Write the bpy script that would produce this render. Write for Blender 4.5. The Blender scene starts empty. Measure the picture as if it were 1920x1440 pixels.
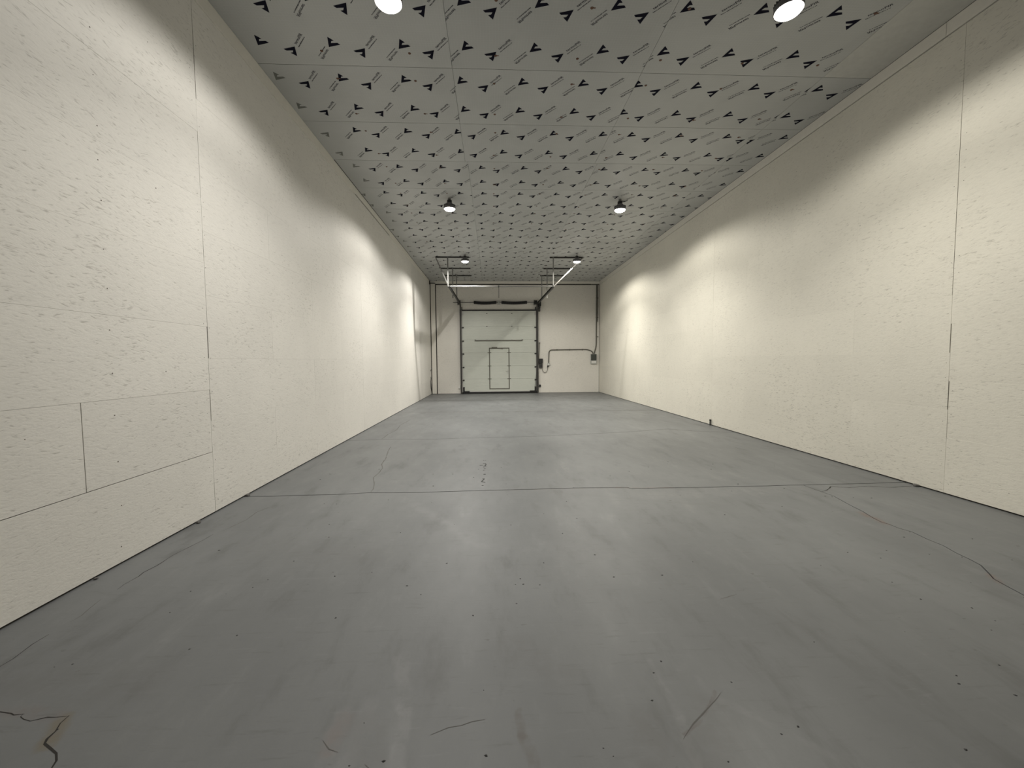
import bpy, bmesh, math, random
from mathutils import Vector, Matrix

random.seed(7)
C = bpy.context.scene.collection
sc = bpy.context.scene

# ---------------------------------------------------------------- camera
EYE = 1.519
YAW, PIT, ROL = 0.0463, 0.0569, -0.0083
def _camera():
    cd = bpy.data.cameras.new('camera')
    cd.sensor_fit = 'HORIZONTAL'
    cd.sensor_width = 36.0
    cd.lens = 768.744 / 1920 * 36.0
    cd.clip_start = 0.05
    cam = bpy.data.objects.new('camera', cd)
    C.objects.link(cam)
    sy, cy, sp, cp = math.sin(YAW), math.cos(YAW), math.sin(PIT), math.cos(PIT)
    sr, cr = math.sin(ROL), math.cos(ROL)
    fw = Vector((sy*cp, cy*cp, -sp))
    r0 = Vector((cy, -sy, 0.0))
    u0 = Vector((sy*sp, cy*sp, cp))
    rt = r0*cr + u0*sr
    up = u0*cr - r0*sr
    m = Matrix(((rt.x, up.x, -fw.x, 0), (rt.y, up.y, -fw.y, 0), (rt.z, up.z, -fw.z, EYE), (0, 0, 0, 1)))
    cam.matrix_world = m
    sc.camera = cam
_camera()

# ---------------------------------------------------------------- world, exposure
w = bpy.data.worlds.new('world'); sc.world = w
w.use_nodes = True
w.node_tree.nodes['Background'].inputs[0].default_value = (0.02, 0.02, 0.022, 1)
w.node_tree.nodes['Background'].inputs[1].default_value = 0.3
sc.view_settings.view_transform = 'Standard'
sc.view_settings.look = 'None'
sc.view_settings.gamma = 1.0
sc.view_settings.use_curve_mapping = False
sc.view_settings.exposure = 0.0

LAMP_POWER = 132.0       # wide beam
LAMP_DOWN = 46.0        # downward beam
LAMP_CONE = math.radians(162)
LAMP_BLEND = .30
LAMP_DOWN_SPREAD = math.radians(115)
LAMP_COLOR_L = (1.0, 0.965, 0.895)
LAMP_COLOR_R = (1.0, 0.955, 0.845)

# ---------------------------------------------------------------- room
XL, XR = -2.836, 4.9975
YF, YB = -1.3, 19.109
ZC = 5.167
ZTRIM = 5.020

# ---------------------------------------------------------------- mesh helpers
class MB:
    """Collects plain geometry; build() links it as ONE mesh object."""
    def __init__(s):
        s.v = []; s.f = []; s.m = []
    def add(s, vs, fs, mi=0):
        o = len(s.v)
        s.v += [tuple(p) for p in vs]
        for f in fs:
            s.f.append(tuple(i+o for i in f)); s.m.append(mi)
        return s
    def box(s, x0, x1, y0, y1, z0, z1, mi=0):
        vs = [(x0,y0,z0),(x1,y0,z0),(x1,y1,z0),(x0,y1,z0),(x0,y0,z1),(x1,y0,z1),(x1,y1,z1),(x0,y1,z1)]
        return s.add(vs, [(0,3,2,1),(4,5,6,7),(0,1,5,4),(1,2,6,5),(2,3,7,6),(3,0,4,7)], mi)
    def tube(s, pts, r, n=10, mi=0, caps=True):
        pts = [Vector(p) for p in pts]
        rr = r if isinstance(r, (list, tuple)) else [r]*len(pts)
        ring = []
        prev = None
        for i, p in enumerate(pts):
            if i == 0: d = pts[1]-p
            elif i == len(pts)-1: d = p-pts[i-1]
            else: d = (pts[i+1]-p).normalized()+(p-pts[i-1]).normalized()
            d.normalize()
            if prev is None:
                a = Vector((0,0,1)) if abs(d.z) < .9 else Vector((1,0,0))
                u = d.cross(a).normalized()
            else:
                u = (prev - d*prev.dot(d)).normalized()
            prev = u
            v = d.cross(u)
            ring.append([p+(u*math.cos(2*math.pi*k/n)+v*math.sin(2*math.pi*k/n))*rr[i] for k in range(n)])
        vs = [q for R in ring for q in R]
        fs = []
        for i in range(len(pts)-1):
            for k in range(n):
                fs.append((i*n+k, i*n+(k+1)%n, (i+1)*n+(k+1)%n, (i+1)*n+k))
        if caps:
            fs.append(tuple(range(n-1,-1,-1))); fs.append(tuple((len(pts)-1)*n+k for k in range(n)))
        return s.add(vs, fs, mi)
    def bar(s, a, b, w, h, up=(0,0,1), mi=0):
        """rectangular bar from a to b, w across, h along up"""
        a = Vector(a); b = Vector(b); d = (b-a).normalized(); up = Vector(up)
        u = d.cross(up).normalized(); v = u.cross(d)
        vs = [p + u*sx*w/2 + v*sz*h/2 for p in (a, b) for sx, sz in ((-1,-1),(1,-1),(1,1),(-1,1))]
        return s.add(vs, [(0,1,2,3),(7,6,5,4),(0,4,5,1),(1,5,6,2),(2,6,7,3),(3,7,4,0)], mi)
    def lathe(s, prof, cx=0, cy=0, n=32, mi=0):
        vs = []; fs = []
        for r, z in prof:
            for k in range(n):
                vs.append((cx+r*math.cos(2*math.pi*k/n), cy+r*math.sin(2*math.pi*k/n), z))
        for i in range(len(prof)-1):
            for k in range(n):
                fs.append((i*n+k, i*n+(k+1)%n, (i+1)*n+(k+1)%n, (i+1)*n+k))
        return s.add(vs, fs, mi)
    def mesh(s, name, mats, smooth=False):
        me = bpy.data.meshes.new(name)
        me.from_pydata(s.v, [], s.f)
        for m in (mats if isinstance(mats, (list, tuple)) else [mats]): me.materials.append(m)
        if len(me.materials) > 1: me.polygons.foreach_set('material_index', s.m)
        bm = bmesh.new(); bm.from_mesh(me)
        bmesh.ops.recalc_face_normals(bm, faces=bm.faces)
        bm.to_mesh(me); bm.free()
        if smooth:
            me.polygons.foreach_set('use_smooth', [True]*len(me.polygons))
            try: me.set_sharp_from_angle(angle=math.radians(40))
            except Exception: pass
        me.update()
        return me
    def build(s, name, mats, parent=None, loc=(0,0,0), smooth=False, bevel=0.0):
        o = bpy.data.objects.new(name, s.mesh(name, mats, smooth))
        C.objects.link(o); o.location = loc
        if parent: o.parent = parent
        if bevel:
            b = o.modifiers.new('bevel', 'BEVEL'); b.width = bevel; b.segments = 1; b.limit_method = 'ANGLE'
        return o

def mesh_obj(name, me, parent=None, loc=(0,0,0)):
    o = bpy.data.objects.new(name, me); C.objects.link(o); o.location = loc
    if parent: o.parent = parent
    return o
def thing(name, label, cat, loc=(0,0,0), group=None):
    o = bpy.data.objects.new(name, None); C.objects.link(o); o.location = loc
    o.empty_display_size = .2
    return tag(o, label, cat, group)
def tag(o, label, cat, group=None, kind=None):
    o['label'] = label; o['category'] = cat
    if group: o['group'] = group
    if kind: o['kind'] = kind
    return o
def struct(o, label, cat):
    return tag(o, label, cat, kind='structure')
def rebase(root, parts):
    """parts were built in room coordinates: keep them there under the thing's base point"""
    for p in parts:
        p.parent = root
        p.location = Vector(p.location) - root.location

# ---------------------------------------------------------------- materials
def mat(name):
    m = bpy.data.materials.new(name); m.use_nodes = True
    nt = m.node_tree
    return m, nt, nt.nodes['Principled BSDF']
def N(nt, t, **kw):
    n = nt.nodes.new(t)
    for k, v in kw.items():
        if k.startswith('i_'):
            key = k[2:]
            key = int(key) if key.isdigit() else key
            n.inputs[key].default_value = v
        else: setattr(n, k, v)
    return n
def math_node(nt, op, a, b=None, c=None, clamp=False):
    n = nt.nodes.new('ShaderNodeMath'); n.operation = op; n.use_clamp = clamp
    for i, x in enumerate((a, b, c)):
        if x is None: continue
        if isinstance(x, (int, float)): n.inputs[i].default_value = x
        else: nt.links.new(x, n.inputs[i])
    return n.outputs[0]
def ramp(nt, fac, lo, hi):
    n = nt.nodes.new('ShaderNodeMapRange'); n.interpolation_type = 'SMOOTHSTEP'
    n.inputs['From Min'].default_value = lo; n.inputs['From Max'].default_value = hi
    nt.links.new(fac, n.inputs['Value'])
    return n.outputs['Result']
def mix(nt, fac, a, b, mode='MIX'):
    n = nt.nodes.new('ShaderNodeMix'); n.data_type = 'RGBA'; n.blend_type = mode
    if isinstance(fac, (int, float)): n.inputs[0].default_value = fac
    else: nt.links.new(fac, n.inputs[0])
    for i, x in ((6, a), (7, b)):
        if isinstance(x, tuple): n.inputs[i].default_value = x if len(x) == 4 else x+(1,)
        else: nt.links.new(x, n.inputs[i])
    return n.outputs[2]
def noise(nt, vec, scale, detail=3, rough=.55):
    n = nt.nodes.new('ShaderNodeTexNoise'); n.inputs['Scale'].default_value = scale
    n.inputs['Detail'].default_value = detail; n.inputs['Roughness'].default_value = rough
    nt.links.new(vec, n.inputs['Vector'])
    return n.outputs['Fac']
def mapped(nt, vec, rot=(0,0,0), scale=(1,1,1), loc=(0,0,0)):
    n = nt.nodes.new('ShaderNodeMapping')
    n.inputs['Rotation'].default_value = rot; n.inputs['Scale'].default_value = scale
    n.inputs['Location'].default_value = loc
    nt.links.new(vec, n.inputs['Vector'])
    return n.outputs[0]
def position(nt):
    return nt.nodes.new('ShaderNodeNewGeometry').outputs['Position']
def bump(nt, bsdf, h, strength, dist=.01):
    n = nt.nodes.new('ShaderNodeBump'); n.inputs['Strength'].default_value = strength
    n.inputs['Distance'].default_value = dist
    nt.links.new(h, n.inputs['Height']); nt.links.new(n.outputs[0], bsdf.inputs['Normal'])

def plain(name, col, rough=.5, metal=0.0, var=.06, scale=14):
    m, nt, b = mat(name)
    p = position(nt)
    f = noise(nt, p, scale, 4)
    dark = tuple(c*(1-var*2) for c in col); lite = tuple(min(1, c*(1+var*2)) for c in col)
    nt.links.new(mix(nt, f, dark, lite), b.inputs['Base Color'])
    b.inputs['Roughness'].default_value = rough; b.inputs['Metallic'].default_value = metal
    return m

def osb_paint(name, base, axis):
    """cream paint over strand board; strands run along the wall"""
    m, nt, b = mat(name)
    p = position(nt)
    oi = nt.nodes.new('ShaderNodeObjectInfo')
    off = nt.nodes.new('ShaderNodeVectorMath'); off.operation = 'SCALE'
    off.inputs[0].default_value = (3.1, 7.7, 5.3)
    nt.links.new(oi.outputs['Random'], off.inputs['Scale'])
    add = nt.nodes.new('ShaderNodeVectorMath'); add.operation = 'ADD'
    nt.links.new(p, add.inputs[0]); nt.links.new(off.outputs[0], add.inputs[1])
    q = add.outputs[0]
    flk = []
    for ang, sc_ in ((.30, 1.0), (-.24, 1.15), (.04, .8)):
        if axis == 'x': v = mapped(nt, mapped(nt, q, rot=(ang, 0, 0)), scale=(1, 13*sc_, 66*sc_))
        else: v = mapped(nt, mapped(nt, q, rot=(0, ang, 0)), scale=(13*sc_, 1, 66*sc_))
        flk.append(noise(nt, v, 1.0, 2.0, .6))
    mx = math_node(nt, 'MAXIMUM', math_node(nt, 'MAXIMUM', flk[0], flk[1]), flk[2])
    patch = noise(nt, p, 1.1, 3, .6)
    patch2 = ramp(nt, patch, .34, .68)
    thr = ramp(nt, math_node(nt, 'ADD', mx, math_node(nt, 'MULTIPLY', patch2, .07)), .685, .80)
    soft = ramp(nt, mx, .5, .78)
    big = noise(nt, p, .45, 4, .6)
    c0 = mix(nt, ramp(nt, big, .3, .7), tuple(x*.94 for x in base), tuple(min(1, x*1.03) for x in base))
    c0 = mix(nt, math_node(nt, 'MULTIPLY', soft, .20), c0, tuple(x*.62 for x in base))
    c1 = mix(nt, math_node(nt, 'MULTIPLY', thr, .36), c0, (.26, .235, .20))
    tint = mix(nt, oi.outputs['Random'], (.965, .965, .965), (1.0, 1.0, 1.0))
    nt.links.new(mix(nt, 1.0, c1, tint, 'MULTIPLY'), b.inputs['Base Color'])
    b.inputs['Roughness'].default_value = .62
    h = math_node(nt, 'ADD', math_node(nt, 'MULTIPLY', mx, -1.0), math_node(nt, 'MULTIPLY', noise(nt, p, 60, 2), .25))
    bump(nt, b, h, .35, .006)
    return m

# distance-to-segment mask group for floor marks
def seg_group():
    g = bpy.data.node_groups.new('segment_mask', 'ShaderNodeTree')
    for nm, ty in (('P','NodeSocketVector'),('A','NodeSocketVector'),('B','NodeSocketVector'),('Inner','NodeSocketFloat'),('Outer','NodeSocketFloat')):
        g.interface.new_socket(nm, in_out='INPUT', socket_type=ty)
    g.interface.new_socket('Mask', in_out='OUTPUT', socket_type='NodeSocketFloat')
    i = g.nodes.new('NodeGroupInput'); o = g.nodes.new('NodeGroupOutput')
    def vm(op, a, b=None):
        n = g.nodes.new('ShaderNodeVectorMath'); n.operation = op
        g.links.new(a, n.inputs[0])
        if b is not None: g.links.new(b, n.inputs[1])
        return n
    pa = vm('SUBTRACT', i.outputs['P'], i.outputs['A']).outputs[0]
    ba = vm('SUBTRACT', i.outputs['B'], i.outputs['A']).outputs[0]
    d1 = vm('DOT_PRODUCT', pa, ba).outputs['Value']; d2 = vm('DOT_PRODUCT', ba, ba).outputs['Value']
    t = math_node(g, 'DIVIDE', d1, d2, clamp=True)
    s = g.nodes.new('ShaderNodeVectorMath'); s.operation = 'SCALE'
    g.links.new(ba, s.inputs[0]); g.links.new(t, s.inputs['Scale'])
    dd = vm('DISTANCE', pa, s.outputs[0]).outputs['Value']
    n = g.nodes.new('ShaderNodeMapRange'); n.interpolation_type = 'SMOOTHSTEP'
    g.links.new(dd, n.inputs['Value']); g.links.new(i.outputs['Inner'], n.inputs['From Min']); g.links.new(i.outputs['Outer'], n.inputs['From Max'])
    n.inputs['To Min'].default_value = 1; n.inputs['To Max'].default_value = 0
    g.links.new(n.outputs[0], o.inputs[0])
    return g

def floor_paint():
    m, nt, b = mat('grey_floor_paint')
    p = position(nt)
    flat = mapped(nt, p, scale=(1, 1, 0))
    oi = nt.nodes.new('ShaderNodeObjectInfo')
    big = noise(nt, mapped(nt, flat, scale=(.9, .6, 0)), .9, 5, .6)
    mid = noise(nt, mapped(nt, flat, rot=(0,0,.5), scale=(1.6, .55, 0)), 2.4, 5, .65)
    fine = noise(nt, flat, 55, 3, .6)
    base = mix(nt, ramp(nt, big, .28, .72), (.132, .138, .143), (.174, .181, .186))
    base = mix(nt, math_node(nt, 'MULTIPLY', ramp(nt, mid, .52, .74), .75), base, (.104, .107, .108))
    base = mix(nt, math_node(nt, 'MULTIPLY', ramp(nt, mid, .46, .24), .5), base, (.206, .213, .217))
    base = mix(nt, math_node(nt, 'MULTIPLY', fine, .25), base, (.132, .136, .139))
    drag = noise(nt, mapped(nt, flat, rot=(0,0,.12), scale=(2.2, 16, 0)), 1.6, 4, .7)
    base = mix(nt, math_node(nt, 'MULTIPLY', ramp(nt, drag, .56, .76), .5), base, (.098, .100, .101))
    base = mix(nt, math_node(nt, 'MULTIPLY', ramp(nt, drag, .42, .24), .35), base, (.198, .205, .210))
    tint = mix(nt, oi.outputs['Random'], (.95, .95, .95), (1.03, 1.03, 1.03))
    base = mix(nt, 1.0, base, tint, 'MULTIPLY')
    wob = nt.nodes.new('ShaderNodeTexNoise'); wob.inputs['Scale'].default_value = 5; wob.inputs['Detail'].default_value = 3
    nt.links.new(flat, wob.inputs['Vector'])
    wv = nt.nodes.new('ShaderNodeVectorMath'); wv.operation = 'MULTIPLY_ADD'
    nt.links.new(wob.outputs['Color'], wv.inputs[0]); wv.inputs[1].default_value = (.10, .10, 0); wv.inputs[2].default_value = (-.05, -.05, 0)
    ad = nt.nodes.new('ShaderNodeVectorMath'); ad.operation = 'ADD'
    nt.links.new(flat, ad.inputs[0]); nt.links.new(wv.outputs[0], ad.inputs[1])
    P = ad.outputs[0]
    G = seg_group()
    def seg(a, bb, inner, outer, raw=False):
        n = nt.nodes.new('ShaderNodeGroup'); n.node_tree = G
        nt.links.new(flat if raw else P, n.inputs['P'])
        n.inputs['A'].default_value = (a[0], a[1], 0); n.inputs['B'].default_value = (bb[0], bb[1], 0)
        n.inputs['Inner'].default_value = inner; n.inputs['Outer'].default_value = outer
        return n.outputs[0]
    lite = (.232, .234, .240); dark = (.110, .108, .106); rust = (.150, .098, .082)
    marks = [  # a, b, inner, outer, colour, amount : trowel streaks, scuffs and rust left on the paint, plus a soft dark band along the far joint
        ((-.49,2.05),(-.40,1.72),.012,.05,lite,.45), ((-.40,1.72),(-.37,1.30),.016,.05,lite,.5),
        ((-.56,1.78),(-.57,1.30),.02,.06,lite,.35), ((-.66,1.72),(-.65,1.30),.02,.05,lite,.35),
        ((.77,1.95),(.775,1.64),.005,.03,lite,.35), ((.775,1.64),(.75,1.30),.006,.03,lite,.4),
        ((.91,1.89),(1.0,1.69),.006,.03,lite,.3), ((1.0,1.69),(1.33,1.37),.006,.03,lite,.3),
        ((.62,1.62),(.60,1.46),.03,.10,dark,.45), ((.92,1.66),(.83,1.42),.04,.14,dark,.35),
        ((.10,1.68),(.12,1.58),.008,.025,(.105,.095,.088),.8), ((.12,1.58),(.15,1.35),.010,.028,(.105,.095,.088),.75),
        ((-.65,1.70),(-.66,1.55),.01,.06,rust,.4), ((-.55,1.66),(-.46,1.44),.02,.10,dark,.4),
        ((3.60,3.78),(3.58,3.50),.012,.055,rust,.75), ((3.45,2.62),(3.40,2.52),.012,.05,rust,.75),
        ((1.46,4.74),(2.1,4.69),.008,.03,rust,.55), ((.0,4.74),(1.46,4.74),.006,.02,rust,.25),
        ((-1.86,1.76),(-1.80,1.64),.015,.05,(.14,.108,.060),.8), ((-2.2,1.82),(-1.9,1.78),.01,.05,rust,.3),
        ((1.0,1.735),(.77,1.55),.004,.014,(.085,.066,.060),.75),
        ((1.8,4.45),(3.2,4.50),.05,.22,lite,.30), ((.9,4.52),(2.2,4.10),.01,.06,dark,.22),
        ((-.9,4.4),(-.1,3.3),.02,.10,lite,.30), ((.1,3.3),(1.2,3.0),.03,.25,lite,.18),
        ((-2.7,12.3),(4.9,12.05),.03,.28,dark,.30), ((-1.9,3.4),(-1.0,3.2),.05,.3,dark,.22),
        ((.1,2.1),(.3,1.9),.03,.14,dark,.35), ((-2.3,2.0),(-1.7,1.95),.04,.2,dark,.3),
    ]
    brk = ramp(nt, noise(nt, flat, 9, 4, .65), .30, .62)
    for a, bb, i0, o0, col, amt in marks:
        base = mix(nt, math_node(nt, 'MULTIPLY', math_node(nt, 'MULTIPLY', seg(a, bb, i0, o0), brk), amt*.75), base, col)
    # small scuffs and chips
    sp = noise(nt, mapped(nt, flat, rot=(0,0,.2), scale=(14, 30, 0)), 1.0, 2, .5)
    chip = math_node(nt, 'MULTIPLY', ramp(nt, sp, .70, .78), ramp(nt, noise(nt, flat, .8, 3), .42, .60))
    base = mix(nt, math_node(nt, 'MULTIPLY', chip, .6), base, (.07, .068, .066))
    nt.links.new(base, b.inputs['Base Color'])
    b.inputs['Roughness'].default_value = .52
    rr = nt.nodes.new('ShaderNodeMapRange'); nt.links.new(mid, rr.inputs['Value'])
    rr.inputs['To Min'].default_value = .38; rr.inputs["To Max"].default_value = .56
    nt.links.new(rr.outputs[0], b.inputs['Roughness'])
    bump(nt, b, math_node(nt, 'ADD', mid, math_node(nt, 'MULTIPLY', fine, .15)), .18, .01)
    return m

def facing_film():
    m, nt, b = mat('ceiling_facing_film')
    p = position(nt)
    sep = nt.nodes.new('ShaderNodeSeparateXYZ'); nt.links.new(p, sep.inputs[0])
    def lines(o, freq):
        f = math_node(nt, 'FRACT', math_node(nt, 'MULTIPLY', o, freq))
        return ramp(nt, math_node(nt, 'ABSOLUTE', math_node(nt, 'SUBTRACT', f, .5)), .40, .5)
    g = math_node(nt, 'MAXIMUM', lines(sep.outputs['X'], 30), lines(sep.outputs['Y'], 30))
    big = noise(nt, p, .9, 3)
    oi = nt.nodes.new('ShaderNodeObjectInfo')
    c = mix(nt, ramp(nt, big, .3, .7), (.475, .485, .475), (.525, .535, .525))
    c = mix(nt, math_node(nt, 'MULTIPLY', g, .30), c, (.62, .63, .62))
    c = mix(nt, 1.0, c, mix(nt, oi.outputs['Random'], (.95,.95,.95), (1.02,1.02,1.02)), 'MULTIPLY')
    nt.links.new(c, b.inputs['Base Color'])
    b.inputs['Roughness'].default_value = .45
    bump(nt, b, g, .12, .002)
    return m

CREAM = (.765, .735, .665)
def ink(name, col):
    m = plain(name, col, .85)
    m.node_tree.nodes['Principled BSDF'].inputs['Specular IOR Level'].default_value = .12
    return m
M = dict(
    wall_l = osb_paint('cream_board_paint_left', (.835, .812, .765), 'x'),
    wall_r = osb_paint('cream_board_paint_right', (.83, .803, .72), 'x'),
    wall_b = osb_paint('cream_wall_paint_back', (.80, .775, .725), 'y'),
    trim = plain('cream_trim_paint', (.80, .775, .71), .6, var=.03),
    gap = plain('dark_joint_cavity', (.030, .025, .020), .9),
    floor = floor_paint(),
    subbase = plain('dark_joint_dirt', (.025, .022, .020), .95),
    film = facing_film(),
    ink = ink('navy_black_print', (.006, .006, .016)),
    ink_text = ink('grey_black_lettering', (.060, .058, .070)),
    ink_fade = plain('overpainted_print', (.16, .165, .15), .6),
    strip = plain('painted_edge_board', (.56,.56,.53), .6),
    rusty = plain('rusty_screw', (.15, .075, .048), .7),
    galv = plain('galvanised_steel', (.27, .27, .262), .5, .5),
    zinc = plain('dull_zinc_steel', (.20, .195, .185), .6, .25),
    dkst = plain('dark_steel', (.060, .058, .055), .5, .3),
    black = plain('black_plastic', (.016, .016, .017), .5),
    rubber = plain('black_rubber', (.012, .012, .012), .8),
    olive = plain('grey_green_conduit', (.125, .120, .100), .6),
    lwhite = plain('white_plastic', (.78, .78, .75), .4),
    lgrey = plain('light_grey_plastic', (.50, .50, .48), .5),
    meter = plain('dark_meter_face', (.055, .062, .055), .35),
    lampmet = plain('lamp_grey_metal', (.16, .16, .165), .45, .5),
    nail = plain('nail_head', (.14, .12, .10), .7),
    marker = plain('dark_marker', (.05, .05, .05), .8),
    crumb = plain('grey_plaster_crumb', (.13, .125, .12), .9),
)
def door_skin():
    m, nt, b = mat('grey_white_door_skin')
    p = position(nt)
    f = noise(nt, p, 3, 3)
    nt.links.new(mix(nt, f, (.57,.595,.545), (.63,.65,.60)), b.inputs['Base Color'])
    b.inputs['Roughness'].default_value = .32
    return m
M['door'] = door_skin()
def emitter(name, col, st):
    m, nt, b = mat(name)
    b.inputs['Base Color'].default_value = (.9,.9,.9,1)
    b.inputs['Emission Color'].default_value = col+(1,)
    b.inputs['Emission Strength'].default_value = st
    return m
M['lens'] = emitter('glowing_lamp_lens', (1.0, .95, .86), 18.0)

# ---------------------------------------------------------------- floor: slabs cut along the joints and the long crack
def offset_line(pts, d):
    """shift a polyline sideways by d (positive = +Y / left of travel)"""
    out = []
    for i, p in enumerate(pts):
        a = pts[max(i-1, 0)]; c = pts[min(i+1, len(pts)-1)]
        dx, dy = c[0]-a[0], c[1]-a[1]; l = math.hypot(dx, dy)
        out.append((p[0]-dy/l*d, p[1]+dx/l*d))
    return out
J1 = [(XL-.05,4.73),(-2.53,4.709),(-2.353,4.725),(-1.884,4.721),(-1.597,4.736),(-1.474,4.765),(-1.17,4.741),(-.842,4.729),(-.4,4.740),(-.088,4.748),(.463,4.752),(.961,4.76),(1.458,4.743),(1.585,4.733),(1.617,4.68),(1.96,4.687),(2.641,4.675),(3.462,4.68),(3.703,4.678),(3.873,4.676),(4.337,4.682),(4.70,4.686),(XR+.05,4.69)]
J2 = [(XL-.05,8.032),(-2.535,8.037),(-1.9,8.065),(-1.144,7.997),(-.269,8.057),(.4,8.09),(1.135,8.145),(1.84,8.267),(2.798,8.434),(3.769,8.699),(4.2,8.445),(XR+.05,8.13)]
J3 = [(XL-.05,12.38),(-1.2,12.30),(.6,12.18),(2.6,12.10),(XR+.05,12.02)]
CR = [(3.703,4.678),(3.721,4.419),(3.738,4.277),(3.703,4.135),(3.667,3.968),(3.64,3.805),(3.617,3.738),(3.589,3.64),(3.574,3.547),(3.596,3.506),(3.598,3.412),(3.634,3.331),(3.613,3.183),(3.616,3.066),(3.577,2.94),(3.565,2.842),(3.541,2.749),(3.466,2.643),(3.409,2.568),(3.388,2.488),(3.363,2.375),(3.30,2.1),(3.22,1.6),(3.15,.9),(3.05,0),(2.95,YF-.05)]
ROUGH = random.Random(3)
def rough(pts, step=.18, amp=.006):
    out = [pts[0]]
    for a, b in zip(pts, pts[1:]):
        l = math.dist(a, b); n = max(1, int(l/step))
        for k in range(1, n+1):
            t = k/n
            q = (a[0]+(b[0]-a[0])*t, a[1]+(b[1]-a[1])*t)
            if k < n: q = (q[0]+ROUGH.uniform(-amp, amp), q[1]+ROUGH.uniform(-amp, amp))
            out.append(q)
    return out
J1, J2, J3, CR = rough(J1), rough(J2, .25), rough(J3, .4), rough(CR, .1, .004)
floor = MB().box(XL-.05, XR+.05, YF-.05, YB+.15, -.30, -.055).build('floor', M['subbase'])
struct(floor, 'grey painted concrete floor of the hall, cracked and scuffed', 'floor')
def slab(loop):
    n = len(loop)
    b = MB()
    b.add([(x, y, 0) for x, y in loop]+[(x, y, -.055) for x, y in loop],
          [tuple(range(n)), tuple(range(2*n-1, n-1, -1))]+[(i, i+n, (i+1) % n+n, (i+1) % n) for i in range(n)])
    return b.build('concrete_slab', M['floor'], floor)
G1, G2, G3, GC = .0075, .0065, .005, .0042
i0 = min(range(len(J1)), key=lambda i: math.dist(J1[i], CR[0]))
j1n = offset_line(J1, -G1); j1f = offset_line(J1, G1)
crl = offset_line(CR, -GC); crr = offset_line(CR, GC)   # CR runs toward the camera: left of travel is +X
slab([(XL-.05, YF-.05)] + list(reversed(crl[1:])) + [(j1n[i0][0]-GC, j1n[i0][1])] + list(reversed(j1n[:i0])))
slab(crr[1:] + [(XR+.05, YF-.05)] + list(reversed(j1n[i0+1:])) + [(j1n[i0][0]+GC, j1n[i0][1])])
slab(j1f + list(reversed(offset_line(J2, -G2))))
slab(offset_line(J2, G2) + list(reversed(offset_line(J3, -G3))))
slab(offset_line(J3, G3) + [(XR+.05, YB+.15), (XL-.05, YB+.15)])

def crack(pts, wd, z=.0006, m='subbase', name='crack'):
    """hairline crack filled with dirt: a thin ragged strip lying on the slab"""
    r = random.Random(len(pts)*17+int(abs(pts[0][1])*100))
    pts = rough(pts, .05, .004)
    L, R = [], []
    for i, (a, b) in enumerate(zip(offset_line(pts, .5), offset_line(pts, -.5))):
        k = wd*(.35+.65*min(1, i/2, (len(pts)-1-i)/2))*r.uniform(.5, 1.25)
        p = pts[i]
        L.append((p[0]+(a[0]-p[0])*k, p[1]+(a[1]-p[1])*k, z)); R.append((p[0]+(b[0]-p[0])*k, p[1]+(b[1]-p[1])*k, z))
    n = len(pts)
    b = MB().add(L+R, [(i, n+i, n+i+1, i+1) for i in range(n-1)])
    return b.build(name, M[m], floor)
crack([(3.721,4.419),(3.824,4.468),(3.979,4.594),(4.156,4.541),(4.419,4.582),(4.642,4.515),(4.93,4.544)], .012)
crack([(-1.435,4.766),(-1.451,4.923),(-1.5,5.129),(-1.586,5.393),(-1.576,5.676),(-1.589,5.854),(-1.665,6.096),(-1.699,6.464),(-1.797,7.012),(-1.839,7.356)], .011, m='crumb')
crack([(-2.197,8.092),(-2.206,8.643),(-2.152,9.158),(-2.228,9.826),(-2.167,10.704)], .014, m='crumb')
crack([(-2.50,2.10),(-2.496,2.156),(-2.519,2.267),(-2.516,2.347)], .007)
crack([(-2.508,2.455),(-2.503,2.517),(-2.547,2.69)], .006, m='crumb')
crack([(-2.545,2.803),(-2.556,2.864),(-2.547,2.971),(-2.56,3.028),(-2.543,3.122),(-2.551,3.291),(-2.527,3.432),(-2.503,3.57),(-2.498,3.686)], .006)
crack([(-2.46,3.75),(-2.40,4.0),(-2.42,4.2),(-2.35,4.40)], .007, m='crumb')
crack([(-2.62,1.80),(-2.40,1.83),(-2.175,1.817),(-2.115,1.805),(-2.095,1.796),(-2.055,1.799)], .0055)
crack([(-2.06,1.799),(-2.055,1.785),(-2.029,1.772),(-1.989,1.760),(-1.936,1.776),(-1.901,1.774),(-1.856,1.777)], .0045)
crack([(-1.850,1.780),(-1.848,1.742),(-1.828,1.703),(-1.826,1.669),(-1.813,1.647),(-1.767,1.624),(-1.722,1.601),(-1.69,1.57),(-1.66,1.50)], .0085)
crack([(1.025,1.743),(.983,1.707),(.868,1.625),(.772,1.55),(.747,1.527)], .005, m='crumb')
crack([(1.42,2.451),(1.56,2.498)], .005, m='crumb')
crack([(-.70,1.60),(-.66,1.56),(-.62,1.545)], .006, m='crumb')
crack([(-.50,1.49),(-.46,1.46),(-.42,1.43)], .007, m='crumb')
crack([(-.27,1.60),(-.20,1.63),(-.05,1.66)], .005, m='crumb')

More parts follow.
